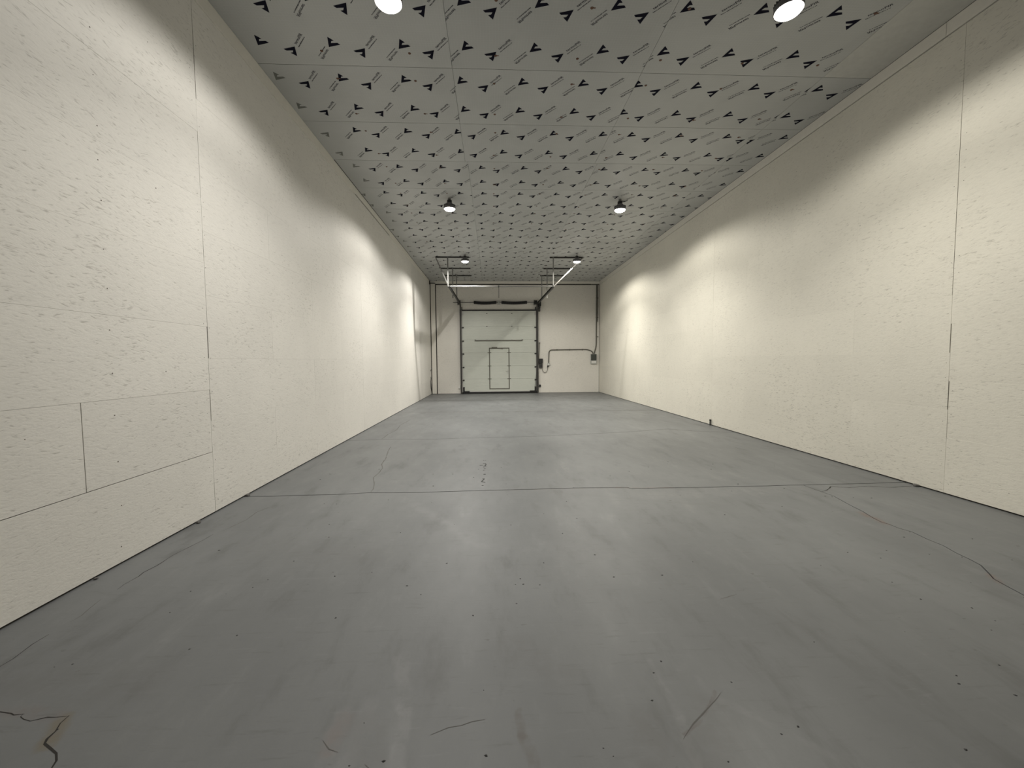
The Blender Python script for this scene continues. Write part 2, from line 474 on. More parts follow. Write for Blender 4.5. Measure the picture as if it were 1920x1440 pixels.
def floor_marker():
    """row of hand-drawn marker strokes on the slab"""
    b = MB()
    def fl(px, py):  # stroke grid -> metres on the floor
        x = 880+px/18; y = 840+py/18
        t = (y-867)/(908-867)
        k = 1/((1-t)/6.049+t/4.988)
        return (-.151+(px-480)/18/769*k + t*.012, k)
    def stroke(*pts):
        q = [fl(*p) for p in pts]
        for a, c in zip(q, q[1:]):
            b.bar((a[0], a[1], .0008), (c[0], c[1], .0008), .016, .0012)
    stroke((450,500),(535,505),(565,540),(530,575),(560,600),(470,605))
    stroke((350,565),(450,566)); stroke((475,650),(510,655)); stroke((505,690),(545,683)); stroke((465,745),(515,745))
    stroke((500,870),(555,885)); stroke((500,885),(555,870))
    stroke((455,1035),(525,1030),(430,1135),(480,1145),(555,1160)); stroke((445,1270),(505,1265)); stroke((455,395),(490,400)); stroke((525,400),(550,400))
    b.build('floor_marking', M['marker'], floor)
floor_marker()

# ---------------------------------------------------------------- walls: boards nailed over a dark cavity
panel_cache = {}
def board_mesh(length, height, mk, thick=.012):
    key = (round(length, 4), round(height, 4), mk)
    if key not in panel_cache:
        c = .0006
        L, H, T = length, height, thick
        b = MB()   # local: y along wall, z up, x = 0 at the back, +T at the face; chamfered face edges
        vs = [(0,0,0),(0,L,0),(0,L,H),(0,0,H),(T-c,0,0),(T-c,L,0),(T-c,L,H),(T-c,0,H),(T,c,c),(T,L-c,c),(T,L-c,H-c),(T,c,H-c)]
        fs = [(0,3,2,1),(0,1,5,4),(1,2,6,5),(2,3,7,6),(3,0,4,7),(4,5,9,8),(5,6,10,9),(6,7,11,10),(7,4,8,11),(8,9,10,11)]
        b.add(vs, fs)
        panel_cache[key] = b.mesh('wall_board', M[mk])
    return panel_cache[key]

H = .6267
def row_edges(phase):
    e = [.014]
    z = phase if phase > .02 else H
    while z < ZTRIM-.05:
        e.append(z); z += H
    e.append(ZTRIM-.009)
    return e
def solve_offsets(rowsA, rowsB, gaps):
    """end offsets so that the vertical joint between two staggered courses opens by gaps[half course]"""
    a = {0: .001}; bq = {}
    for s in range(len(gaps)):
        ia = s//2; ib = (s+1)//2
        if ia in a and ib not in bq: bq[ib] = gaps[s]-a[ia]
        elif ib in bq and ia not in a: a[ia] = gaps[s]-bq[ib]
    return a, bq

def build_wall(side):
    left = side == 'left'
    X = XL if left else XR
    sgn = 1 if left else -1
    mk = 'wall_l' if left else 'wall_r'
    T = .012
    xb = X - sgn*(T+.0005)
    wl = MB().box(min(xb, xb-sgn*.12), max(xb, xb-sgn*.12), YF-.1, YB+.12, -.02, ZC+.10).build('wall_'+side, M['gap'])
    struct(wl, 'long %s wall of cream painted strand boards' % side, 'wall')
    if left: gj = [.004,.0022,.003,.0095,.0035,.0125,.004,.0035,.004,.0025,.0035,.0038,.0012,.0065,.008,.005]
    else: gj = [.0015,.0015,.0035,.0095,.0018,.0090,.0018,.0042,.0048,.0050,.0052,.0050,.0048,.003,.002,.002]
    joint = 4.232 if left else 4.262
    bay = 4.88
    ya = [joint-3*bay, joint-2*bay, joint-bay, joint, joint+bay-(0 if left else -.0), joint+2*bay, joint+3*bay+.2]
    phases = [.3133, .627, .3133, .355, .627]
    a, bq = solve_offsets(None, None, gj)
    rng = random.Random(11 if left else 23)
    for bi in range(-1, 5):
        y0, y1 = ya[bi+1], min(ya[bi+2], YB-.002)
        y0 = max(y0, YF)
        e = row_edges(phases[max(bi, 0)] if bi >= 0 else .627)
        for r in range(len(e)-1):
            za, zb = e[r], e[r+1]
            gz = .0001
            top = zb - gz
            if left and bi == 1 and r == 0: top = zb-.0055
            if left and bi == 1 and r == 1: top = zb-.0016
            if left and bi == 1 and r == 2: top = zb-.0008
            if left and bi == 1 and r == 5: top = zb-.0010
            bot = za + (.0001 if r else 0)
            s, t = y0+.0005, y1-.0005
            if bi == 1: t = y1 - a.get(r, .001)
            if bi == 2: s = y0 + bq.get(r, .001)
            if bi == 2: t = y1 - .0012
            if bi == 3: s = y0 + .0012
            cuts = []
            if bi == 1:
                cuts = [1.79] if r % 2 == 0 else [.57]
                if left and r == 1: cuts = [1.79, 2.944]
            elif bi == 2: cuts = [y0+2.44] if r % 2 == 0 else [y0+1.22, y0+3.66]
            elif bi == 3: cuts = [y0+2.44] if r % 2 else [y0+1.22, y0+3.66]
            else: cuts = [y0+2.44]
            ed = [s]+[c for c in cuts if s+.3 < c < t-.3]+[t]
            for k in range(len(ed)-1):
                p, q = ed[k], ed[k+1]
                wide = .0028 if (left and bi == 1 and r == 1 and abs(q-2.944) < .01) else .0002
                wide2 = .0028 if (left and bi == 1 and r == 1 and abs(p-2.944) < .01) else .0002
                if k > 0: p += wide2
                if k < len(ed)-2: q -= wide
                me = board_mesh(q-p, top-bot, mk)
                o = bpy.data.objects.new('wall_board', me); C.objects.link(o); o.parent = wl
                o.location = (X-sgn*T, p, bot)
                jit = rng.uniform(0, .0006)
                if left: o.location.x -= jit
                else:
                    o.location.x += jit
                    o.rotation_euler.z = math.pi; o.location.y = q
    # nail heads along the studs and beside the open joint
    nb = MB()
    def nail(y, z, r_):
        x0 = X-sgn*.0015; x1 = X+sgn*.0008
        n = 6
        vs = [(x, y+r_*math.cos(2*math.pi*k/n), z+r_*math.sin(2*math.pi*k/n)) for x in (x0, x1) for k in range(n)]
        nb.add(vs, [tuple(range(n)), tuple(range(2*n-1, n-1, -1))]+[(k, (k+1) % n, n+(k+1) % n, n+k) for k in range(n)])
    for y in (1.98, 2.59, 3.19, 3.70, 5.45, 6.05, 6.67):
        z = .18
        while z < 4.8:
            if rng.random() < (.85 if abs(y-3.19) < .01 else .25): nail(y+rng.uniform(-.012, .012), z+rng.uniform(-.05, .05), rng.uniform(.003, .0055))
            z += .31
    for y in (joint-.045, joint+.04):
        z = .12
        while z < 4.8:
            if rng.random() < .7: nail(y+rng.uniform(-.012, .012), z, rng.uniform(.002, .004))
            z += rng.uniform(.12, .22)
    o = nb.build('nail_heads', M['nail'], wl); o['kind'] = 'stuff'
    return wl
wall_left = build_wall('left')
wall_right = build_wall('right')

# boards along the ceiling edge
def edge_trim(n, X, sgn, y0, y1, zlo, name_label):
    xs = sorted((X-sgn*.014, X+sgn*.012))
    o = MB().box(xs[0], xs[1], y0, y1, zlo, ZC-.002).build('trim_%d' % n, M['trim'], bevel=.002)
    struct(o, name_label, 'trim')
    return o
edge_trim(1, XR, -1, YF, 4.46, ZTRIM-.001, 'cream edge board on the right wall under the ceiling, nearest length')
edge_trim(2, XR, -1, 4.463, 10.6, ZTRIM, 'cream edge board on the right wall under the ceiling, middle length')
edge_trim(3, XR, -1, 10.603, YB-.02, ZTRIM-.004, 'cream edge board on the right wall under the ceiling, far length')
edge_trim(4, XL, 1, YF, 8.90, ZTRIM-.0085, 'cream edge board on the left wall under the ceiling, nearest length')
edge_trim(5, XL, 1, 8.903, 11.75, ZTRIM+.012, 'cream edge board on the left wall under the ceiling, middle length over a dark gap')
edge_trim(6, XL, 1, 11.753, YB-.26, ZTRIM-.0085, 'cream edge board on the left wall under the ceiling, far length')

# back wall with the door opening, corner pillar and head board
DX0, DX1, DZ = -1.34, 1.97, 3.80
wb = MB()
wb.box(-2.56, DX0, YB, YB+.12, 0.012, 5.000)
wb.box(DX1, XR-.012, YB, YB+.12, 0.012, 5.000)
wb.box(DX0, DX1, YB, YB+.12, DZ, 5.000)
wall_back = struct(wb.build('wall_back', M['wall_b']), 'cream painted end wall around the sectional door', 'wall')
MB().box(XL-.1, DX0, YB+.0, YB+.11, -.02, 5.25).box(XL-.1, XR+.1, YB+.06, YB+.2, 4.9, 5.25).build('wall_cavity', M['gap'], wall_back, loc=(0, .04, 0))
o = MB().box(XL+.02, XR-.004, YB-.02, YB+.10, 5.050, ZC-.002).build('trim_7', M['trim'])
struct(o, 'cream head board across the end wall under the ceiling', 'trim')
o = MB().box(-2.50, 4.60, YB-.012, YB+.03, 5.006, 5.044).build('trim_8', M['dkst'])  # dark strip filling the gap below the head board
struct(o, 'dark strip filling the gap across the top of the end wall', 'trim')
o = MB().box(-2.80, -2.60, YB-.05, YB+.05, .016, 5.085).build('trim_9', M['trim'], bevel=.003)
struct(o, 'narrow cream boxed pillar in the left far corner', 'pillar')
MB().box(-2.815, -2.585, YB-.058, YB-.05, 5.048, 5.085).build('pillar_cap', M['dkst'], o)
MB().box(-2.835, -2.802, YB-.04, YB+.04, .016, 5.085).box(-2.598, -2.580, YB-.012, YB+.04, .016, 5.085).build('pillar_joint', M['gap'], o)
# unseen wall behind the camera, made dark to keep the near floor dim
o = MB().box(XL-.1, XR+.1, YF-.12, YF, -.02, 5.25).build('wall_front', M['dkst'])
struct(o, 'unseen near end wall of the hall, made dark to dim the near floor', 'wall')

# ---------------------------------------------------------------- ceiling: printed insulation panels with screws
ceil = MB().box(XL-.1, XR+.1, YF-.1, YB+.15, ZC+.045, ZC+.20).build('ceiling', M['gap'])
struct(ceil, 'ceiling of white insulation panels with dark arrow marks and lettering', 'ceiling')

def text_mesh(body, size):
    cu = bpy.data.curves.new('lettering', 'FONT'); cu.body = body; cu.size = size
    cu.resolution_u = 2; cu.space_character = 1.0
    try: cu.offset = size*.016
    except Exception: pass
    ob = bpy.data.objects.new('lettering', cu); C.objects.link(ob)
    dg = bpy.context.evaluated_depsgraph_get(); dg.update()
    me = bpy.data.meshes.new_from_object(ob.evaluated_get(dg))
    vs = [(v.co.x, v.co.y) for v in me.vertices]; fs = [tuple(p.vertices) for p in me.polygons]
    bpy.data.objects.remove(ob); bpy.data.curves.remove(cu); bpy.data.meshes.remove(me)
    return vs, fs
TV, TF = text_mesh('termoPIR', .046)
tw = max(x for x, y in TV)
TV = [(x*.205/tw, y) for x, y in TV]
# print unit in "seen from below" coordinates: u = +X, v = -Y, tip of the arrow mark at the origin
MARK = [[(-.146,-.042),(0,0),(-.047,-.062),(-.122,-.068)], [(0,0),(-.041,-.154),(-.062,-.093),(-.047,-.062)], [(-.041,-.154),(-.094,-.099),(-.062,-.093)]]
ANG = math.radians(48.6)
def rot(x, y, a=ANG): return (x*math.cos(a)-y*math.sin(a), x*math.sin(a)+y*math.cos(a))
unit = []   # (verts uv, faces, material slot)
for q in MARK: unit.append((q, [tuple(range(len(q)))], 1))
t0 = (.036, .030)
unit.append(([(t0[0]+rot(x, y)[0], t0[1]+rot(x, y)[1]) for x, y in TV], TF, 2))
s0 = (.046, -.010)
xx = 0.0
rt = random.Random(5)
sv, sf = [], []
while xx < .205:                 # second line: lettering too small to read
    wdt = rt.uniform(.006, .013); hh = rt.choice((.008, .010, .010, .012))
    q = [(xx, 0), (xx+wdt, 0), (xx+wdt, hh), (xx, hh)]
    o_ = len(sv); sv += [(s0[0]+rot(x, y)[0], s0[1]+rot(x, y)[1]) for x, y in q]; sf.append((o_, o_+1, o_+2, o_+3))
    xx += wdt + rt.choice((.002, .003, .003, .007))
unit.append((sv, sf, 2))

COLS = [(-2.865, -.465), (-.465, 1.935), (1.935, 4.335), (4.335, 4.985)]
PHASE = {0: (.616, .548, .482, None), 1: (.514, .446, .379, .471), 2: (.297, .233, .705, .07), 3: (.696, .643, .580, .07)}
SHIFT = {2: .05, 3: .05}
ROW0 = 4.160
rp = random.Random(41)
def ceiling_panel(c, r):
    x0, x1 = COLS[c]; y0 = ROW0+1.2*r; y1 = y0+1.2
    if c < 3 and r >= 3: x0 += .049; x1 += .049
    if c < 2 and r == 2: pass
    if c == 3 and r >= 3: x0 += .049
    x0 = max(x0, XL-.01); y1 = min(y1, YB-.012); y0 = max(y0, YF)
    if y1-y0 < .1: return
    gx, gy = .0018, .0034
    ph = PHASE.get(r)
    off = ph[c] if ph else rp.uniform(.1, .8)
    plain_strip = c == 3 and off is None
    b = MB()
    if off is not None:
        for j in range(2):
            yt = ROW0+1.2*r + (.294 if j == 0 else .905)
            k0 = COLS[c][0] + (off % .8) - .8
            x = k0
            while x < x1+.4:
                for kind in (0, 1):
                    sx = 1 if kind == 0 else -1
                    ox = x if kind == 0 else x+.391
                    oy = yt+(.0 if kind == 0 else -.004)
                    for vs, fs, mi in unit:
                        px = [ox+sx*u for u, v in vs]
                        if max(px) < x0 or min(px) > x1: continue
                        m_ = mi
                        if c == 0 and ox < -2.52:
                            if mi == 2: continue
                            if r >= 1: m_ = 3
                        b.add([(ox+sx*u, oy-sx*v, ZC-.0009) for u, v in vs], fs, m_)
                x += .8
    bm = bmesh.new()
    if b.v:
        me = bpy.data.meshes.new('tmp'); me.from_pydata(b.v, [], b.f)
        me.polygons.foreach_set('material_index', b.m)
        bm.from_mesh(me); bpy.data.meshes.remove(me)
        for co, no in (((x0+.002, 0, 0), (-1, 0, 0)), ((x1-.002, 0, 0), (1, 0, 0)), ((0, y0+.002, 0), (0, -1, 0)), ((0, y1-.002, 0), (0, 1, 0))):
            bmesh.ops.bisect_plane(bm, geom=bm.verts[:]+bm.edges[:]+bm.faces[:], plane_co=co, plane_no=no, clear_outer=True)
    q = [bm.verts.new(p) for p in ((x0+gx,y0+gy,ZC),(x1-gx,y0+gy,ZC),(x1-gx,y1-gy,ZC),(x0+gx,y1-gy,ZC),(x0+gx,y0+gy,ZC+.05),(x1-gx,y0+gy,ZC+.05),(x1-gx,y1-gy,ZC+.05),(x0+gx,y1-gy,ZC+.05))]
    for f in ((0,3,2,1),(4,5,6,7),(0,1,5,4),(1,2,6,5),(2,3,7,6),(3,0,4,7)):
        bm.faces.new([q[i] for i in f]).material_index = 0
    me = bpy.data.meshes.new('ceiling_panel')
    bm.to_mesh(me); bm.free()
    me.materials.append(M['strip' if plain_strip else 'film'])
    for k in ('ink', 'ink_text', 'ink_fade'): me.materials.append(M[k])
    mesh_obj('ceiling_panel', me, ceil)
for r in range(-10, 13):
    for c in range(4): ceiling_panel(c, r)
sb = MB()
for r in range(-10, 13):
    for dy in (.24, .96):
        y = ROW0+1.2*r+dy
        if not (YF+.1 < y < YB-.1): continue
        for x in (-1.957, -.955, .068, 1.075, 2.078, 3.112, 4.10):
            xx = x+rp.uniform(-.012, .012); yy = y+rp.uniform(-.03, .03)
            sb.lathe([(.0005, ZC-.006), (.014, ZC-.005), (.019, ZC+.001)], xx, yy, 8)
            if rp.random() < .5: sb.box(xx+.012, xx+.038, yy-.008, yy+.006, ZC-.0012, ZC+.001)
o = sb.build('screw_heads', M['rusty'], ceil); o['kind'] = 'stuff'

# ---------------------------------------------------------------- round high-bay lamps
LENS_Z = 4.92
def add_lamp(x, y, label, col, cord, gain=1.0):
    t = thing('high_bay_lamp', label, 'lamp', (x, y, ZC), 'round glowing lamps hanging from the ceiling')
    h = MB()
    h.lathe([(.02, -.115), (.062, -.115), (.066, -.11), (.066, -.150), (.10, -.158), (.128, -.185), (.132, -.232), (.126, -.240), (.118, -.232)], n=36)
    for k in range(24):
        a = 2*math.pi*k/24
        h.bar((.066*math.cos(a), .066*math.sin(a), -.165), (.129*math.cos(a), .129*math.sin(a), -.178), .004, .045)
    h.build('housing', M['lampmet'], t, smooth=True)
    d = MB(); d.lathe([(.0005, -.045), (.05, -.045), (.055, -.05), (.055, -.115), (.05, -.118), (.0005, -.118)], n=24)
    d.build('driver_box', M['black'], t, smooth=True)
    k = MB(); k.tube([(0, 0, -.045), (0, 0, -.020)], .006, 8); k.lathe([(.0005, -.022), (.035, -.022), (.035, .0), (.0005, .0)], n=20)
    k.build('ceiling_hook', M['galv'], t, smooth=True)
    l = MB(); l.lathe([(.119, -.228), (.116, -.243), (.104, -.258), (.08, -.269), (.045, -.276), (.0005, -.278)], n=36)
    l.build('lens', M['lens'], t, smooth=True)
    if cord:
        c = MB(); c.tube([(.03, .0, -.06), (.085, .01, -.05), (.13, .0, -.035), (.165, -.02, -.03), (.175, .03, -.015), (.15, .07, -.008), (.10, .08, -.007), (.05, .06, -.008)], .006, 8)
        c.build('power_cord', M['black'], t, smooth=True)
    ld = bpy.data.lights.new('lamp_light', 'SPOT')   # reflector rim cuts the beam off below the horizontal
    ld.spot_size = LAMP_CONE; ld.spot_blend = LAMP_BLEND; ld.shadow_soft_size = .030
    ld.energy = LAMP_POWER*gain; ld.color = col
    lo = bpy.data.objects.new('lamp_light', ld); C.objects.link(lo); lo.parent = t
    lo.location = (0, 0, -.335)
    ld = bpy.data.lights.new('lamp_downlight', 'AREA')
    ld.shape = 'DISK'; ld.size = .15; ld.energy = LAMP_DOWN*gain; ld.color = col; ld.spread = LAMP_DOWN_SPREAD
    lo = bpy.data.objects.new('lamp_downlight', ld); C.objects.link(lo); lo.parent = t
    lo.location = (0, 0, -.282)
    return t
add_lamp(-.955, 4.15, 'glowing round ceiling lamp on the left, nearest the viewer and cut by the frame top', LAMP_COLOR_L, True, .88)
add_lamp(2.945, 4.10, 'glowing round ceiling lamp on the right, nearest the viewer at the frame top', LAMP_COLOR_R, False, .90)
add_lamp(-.932, 9.47, 'glowing round ceiling lamp on the left, middle of its row of three', LAMP_COLOR_L, False, 1.14)
add_lamp(2.940, 9.45, 'glowing round ceiling lamp on the right with a looped black cord, middle of its row', LAMP_COLOR_R, True, 1.14)
add_lamp(-.916, 14.36, 'glowing round ceiling lamp on the left, farthest, between the door track hangers', LAMP_COLOR_L, False, 1.62)
add_lamp(2.957, 14.35, 'glowing round ceiling lamp on the right, farthest, beside the door track brace', LAMP_COLOR_R, False, 1.62)

# ---------------------------------------------------------------- sectional door
YD = YB-.052          # inner face of the door leaf
LX0, LX1 = -1.385, 2.015
ZJ = [.085, .685, 1.281, 1.900, 2.492, 3.107, 3.815]
door = struct(thing('door_1', 'pale grey-green sectional door with a small pass door in its middle', 'door', (.315, YB, 0)), 'pale grey-green sectional door with a small pass door in its middle', 'door')
PDX0, PDX1, PDZ0, PDZ1 = -.150, .755, .215, 2.098
parts = []
def ribbed(x0, x1, z0, z1, b=None):
    """door section face with shallow horizontal ribs"""
    b = b or MB()
    n = max(2, int(round((z1-z0)/.062)))
    prof = [(YD+.04, z0), (YD+.003, z0), (YD, z0+.006)]
    for k in range(1, n):
        z = z0+(z1-z0)*k/n
        prof += [(YD, z-.006), (YD+.004, z-.002), (YD+.004, z+.002), (YD, z+.006)]
    prof += [(YD, z1-.006), (YD+.003, z1), (YD+.04, z1)]
    m = len(prof)
    vs = [(x, y, z) for x in (x0, x1) for y, z in prof]
    b.add(vs, [(i, i+1, m+i+1, m+i) for i in range(m-1)]+[tuple(range(m)), tuple(range(2*m-1, m-1, -1)), (0, m, 2*m-1, m-1)])
    return b
for i in range(6):
    z0, z1 = ZJ[i]+.002, ZJ[i+1]-.002
    b = MB()
    if z0 < PDZ1-.05:
        fl = .022
        ribbed(LX0, PDX0-fl, z0, z1, b); ribbed(PDX1+fl, LX1, z0, z1, b)
        if i == 0: ribbed(PDX0-fl, PDX1+fl, z0, PDZ0-fl, b)
        if z1 > PDZ1+fl: ribbed(PDX0-fl, PDX1+fl, PDZ1+fl, z1, b)
    else: ribbed(LX0, LX1, z0, z1, b)
    parts.append(b.build('door_section', M['door']))
# pass door
fr = MB()
for x in (PDX0, PDX1): fr.box(x-.021, x+.021, YD-.010, YD+.038, PDZ0-.021, PDZ1+.021)
fr.box(PDX0+.021, PDX1-.021, YD-.010, YD+.038, PDZ0-.018, PDZ0+.018)
fr.box(PDX0+.021, PDX1-.021, YD-.010, YD+.038, PDZ1-.018, PDZ1+.018)
pf = fr.build('pass_door_frame', M['olive']); parts.append(pf)
sub = []
zz = [PDZ0+.02] + [z for z in ZJ if PDZ0 < z < PDZ1] + [PDZ1-.02]
for a, b_ in zip(zz, zz[1:]):
    sub.append(ribbed(PDX0+.023, PDX1-.023, a+.002, b_-.002).build('pass_door_section', M['door']))
for z in (.685, 1.281, 1.900):
    for x in (PDX0, PDX1):
        hb = MB().box(x-.085, x+.085, YD-.013, YD, z-.014, z+.014).tube([(x-.03, YD-.016, z), (x+.03, YD-.016, z)], .010, 8)
        sub.append(hb.build('pass_door_hinge', M['olive']))
cl = MB().box(PDX0+.10, PDX0+.36, YD-.05, YD, PDZ1+.005, PDZ1+.055).bar((PDX0+.32, YD-.03, PDZ1+.01), (PDX0+.62, YD-.03, PDZ1-.035), .018, .014)
sub.append(cl.build('door_closer', M['olive']))
hd = MB().box(PDX1-.075, PDX1-.045, YD-.008, YD, .90, 1.11).tube([(PDX1-.06, YD-.004, 1.05), (PDX1-.06, YD-.05, 1.05), (PDX1-.17, YD-.05, 1.045)], .009, 8)
sub.append(hd.build('door_handle', M['lgrey'], smooth=True))
for s_ in sub: s_.parent = pf
# strut tube across the leaf, roller hinges, corner brackets, top rail and bottom seal
tb = MB().tube([(-.80, YD-.05, 2.452), (1.375, YD-.05, 2.452)], .016, 10)
for x in (-.80, 1.375): tb.tube([(x, YD, 2.475), (x, YD-.05, 2.475), (x, YD-.065, 2.475)], .028, 10)
parts.append(tb.build('stiffener_tube', M['olive'], smooth=True))
for z in ZJ[1:6]:
    for x, s_ in ((LX0, 1), (LX1, -1)):
        hb = MB().box(min(x, x+s_*.07), max(x, x+s_*.07), YD-.03, YD, z-.085, z-.030).tube([(x-s_*.03, YD-.035, z-.055), (x+s_*.075, YD-.035, z-.055)], .012, 8)
        parts.append(hb.build('roller_hinge', M['black']))
for z in (3.695, 3.107, 2.492):
    for x in (-.255, .895):
        parts.append(MB().box(x-.032, x+.032, YD-.010, YD, z-.014, z+.018).tube([(x-.03, YD-.012, z), (x+.03, YD-.012, z)], .008, 8).build('centre_hinge', M['olive'] if z > 2.6 else M['lgrey']))
for x, s_ in ((LX0, 1), (LX1, -1)):
    cb = MB().box(min(x, x+s_*.075), max(x, x+s_*.075), YD-.03, YD, .10, .31).tube([(x+s_*.03, YD-.05, .24), (x+s_*.03, YD, .24)], .04, 12).box(min(x, x+s_*.30), max(x, x+s_*.30), YD-.045, YD, .075, .125)
    parts.append(cb.build('corner_bracket', M['black']))
    tp = MB().box(min(x, x+s_*.06), max(x, x+s_*.06), YD-.035, YD, 3.62, 3.76)
    parts.append(tp.build('top_roller_bracket', M['lgrey']))
tr = MB().box(LX0-.02, LX1+.01, YD-.03, YD+.02, 3.818, 3.868)
for x in (LX0-.005, LX1-.02): tr.box(x-.02, x+.02, YD-.03, YD+.01, 3.868, 3.985)
parts.append(tr.build('top_rail', M['black']))
parts.append(MB().box(LX0+.02, LX1-.02, YD-.006, YD+.03, .082, .118).build('bottom_profile', M['lgrey']))
parts.append(MB().box(LX0-.03, LX1+.03, YD-.025, YD+.05, .0, .080).build('bottom_seal', M['rubber']))
# lifting cable that hangs loose near the bottom corner
parts.append(MB().tube([(2.055, YD-.04, 1.30), (2.03, YD-.05, .95), (1.955, YD-.05, .30)], .009, 6).tube([(2.055, YD-.04, 1.30), (2.05, YD-.05, .8), (2.02, YD-.05, .30)], .007, 6).build('lift_cable', M['dkst'], smooth=True))
rebase(door, parts)

# ---------------------------------------------------------------- door tracks with their hangers
TZ = 4.125
def track(xw, xe, hx, bx, brace_x, label):
    t = thing('door_track', label, 'door track', (xw, YB, 0))
    ps = []
    v = MB().box(xw-.034, xw+.034, YD-.075, YD-.068, .02, TZ-.25)
    v.box(xw-.036, xw-.029, YD-.075, YB-.002, .02, TZ-.25).box(xw+.029, xw+.036, YD-.075, YD-.03, .02, TZ-.25)
    ps.append(v.build('vertical_track', M['dkst']))
    arc = [(xw, YD-.05-.25*(1-math.cos(a)), TZ-.25+.25*math.sin(a)) for a in [k*math.pi/2/8 for k in range(9)]]
    c = MB()
    for a, b_ in zip(arc, arc[1:]): c.bar(a, b_, .064, .030, up=(0, -1, .3))
    ps.append(c.build('track_bend', M['dkst']))
    y0 = YD-.30; y1 = 14.60
    h = MB()
    h.bar((xw, y0, TZ+.036), (xe, y1, TZ+.036), .060, .007)
    h.bar((xw, y0, TZ-.036), (xe, y1, TZ-.036), .060, .007)
    sgn = -1 if xe < 0 else 1
    h.bar((xw+sgn*.028, y0, TZ), (xe+sgn*.028, y1, TZ), .007, .076)
    ps.append(h.build('horizontal_track', M['dkst']))
    # ceiling angles, hangers and brace
    for i, (yy, (b0, b1), hxx) in enumerate(zip((14.63, 16.37, 17.75), bx, hx)):
        q = MB().box(b0, b1, yy-.022, yy+.022, ZC-.005, ZC-.0015).box(b0, b1, yy+.018, yy+.022, ZC-.045, ZC-.0015)
        q.box(b0+.15, b0+.19, yy-.03, yy+.03, ZC-.02, ZC-.0015).box(b1-.19, b1-.15, yy-.03, yy+.03, ZC-.02, ZC-.0015)
        ps.append(q.build('ceiling_angle', M['dkst']))
        zb = TZ-.03 - (.10 if i == 1 else 0)
        g = MB().box(hxx-.020, hxx+.020, yy+.013, yy+.017, zb, ZC-.006).box(hxx-.020, hxx-.016, yy-.020, yy+.017, zb, ZC-.006)
        ps.append(g.build('hanger', M['galv']))
    a = Vector((brace_x, 14.60, ZC-.02)); b_ = Vector((xe+.01*sgn, 14.585, TZ))
    ps.append(MB().bar(a, b_, .036, .004, up=(0, 1, 0)).bar(a+Vector((0,.016,.0)), b_+Vector((0,.016,0)), .004, .036, up=(0, 1, 0)).build('brace', M['zinc']))
    rebase(t, ps)
    return t
track(-1.455, -1.495, (-1.535, -1.535, -1.50), ((-1.967, -.80), (-2.0, -.836), (-1.997, -.867)), -1.955, 'left steel door track with ceiling hangers and a brace leaning left')
track(2.085, 2.165, (2.175, 2.185, 2.14), ((2.053, 3.25), (2.043, 3.25), (2.074, 3.20)), 3.235, 'right steel door track with ceiling hangers and a long brace leaning right')

t = thing('cross_tube', 'galvanised tube joining the two door tracks below the ceiling', 'tube', (.33, 14.59, TZ))
ps = [MB().tube([(-1.466, 14.585, TZ+.002), (2.136, 14.585, TZ+.002)], .021, 12).build('tube', M['galv'], smooth=True)]
ps.append(MB().box(.215, .255, 14.562, 14.612, TZ-.03, TZ+.03).box(.226, .246, 14.582, 14.590, TZ-.40, TZ-.02).build('hanging_strap', M['dkst']))
rebase(t, ps)

# torsion shaft with springs
t = thing('torsion_spring_shaft', 'thin steel shaft with two black coil springs above the door', 'spring shaft', (.3, YB, 4.185))
SY = YD-.09
ps = [MB().tube([(-1.78, SY, 4.185), (2.10, SY, 4.185)], .0125, 10).build('shaft', M['dkst'], smooth=True)]
def spring(x0, x1, lo):
    pts = []
    turns = 34; n = turns*10
    for k in range(n+1):
        u = k/n; a = 2*math.pi*turns*u
        sag = -.030*math.sin(math.pi*u)
        pts.append((x0+(x1-x0)*u, SY+.060*math.cos(a), 4.185+sag+.060*math.sin(a)))
    b = MB().tube(pts, .015, 5)
    core = [(x0+(x1-x0)*k/12, SY, 4.185-.030*math.sin(math.pi*k/12)) for k in range(13)]
    b.tube(core, .056, 10)
    return b
ps.append(spring(-.80, .16, 0).build('coil_spring', M['black'], smooth=True))
ps.append(spring(.46, 1.56, 0).build('coil_spring', M['black'], smooth=True))
for x0, x1 in ((-.84, -.79), (.14, .20), (.42, .48), (1.54, 1.60)):
    ps.append(MB().tube([(x0, SY, 4.185), (x1, SY, 4.185)], .066, 14).build('spring_cone', M['black'], smooth=True))
ps.append(MB().box(.275, .345, YD-.10, YB-.001, 4.13, 4.24).box(.24, .38, YB-.012, YB-.001, 4.10, 4.27).build('centre_bearing', M['lgrey']))
for x in (-1.50, 2.00):
    d = MB()
    d.tube([(x-.035, SY, 4.185), (x+.035, SY, 4.185)], .095, 20).tube([(x+.035, SY, 4.185), (x+.055, SY, 4.185)], .105, 20)
    ps.append(d.build('cable_drum', M['black'], smooth=True))
    ps.append(MB().box(x-.075, x-.055, SY-.09, YB-.001, 4.08, 4.29).build('end_bearing_plate', M['dkst']))
rebase(t, ps)

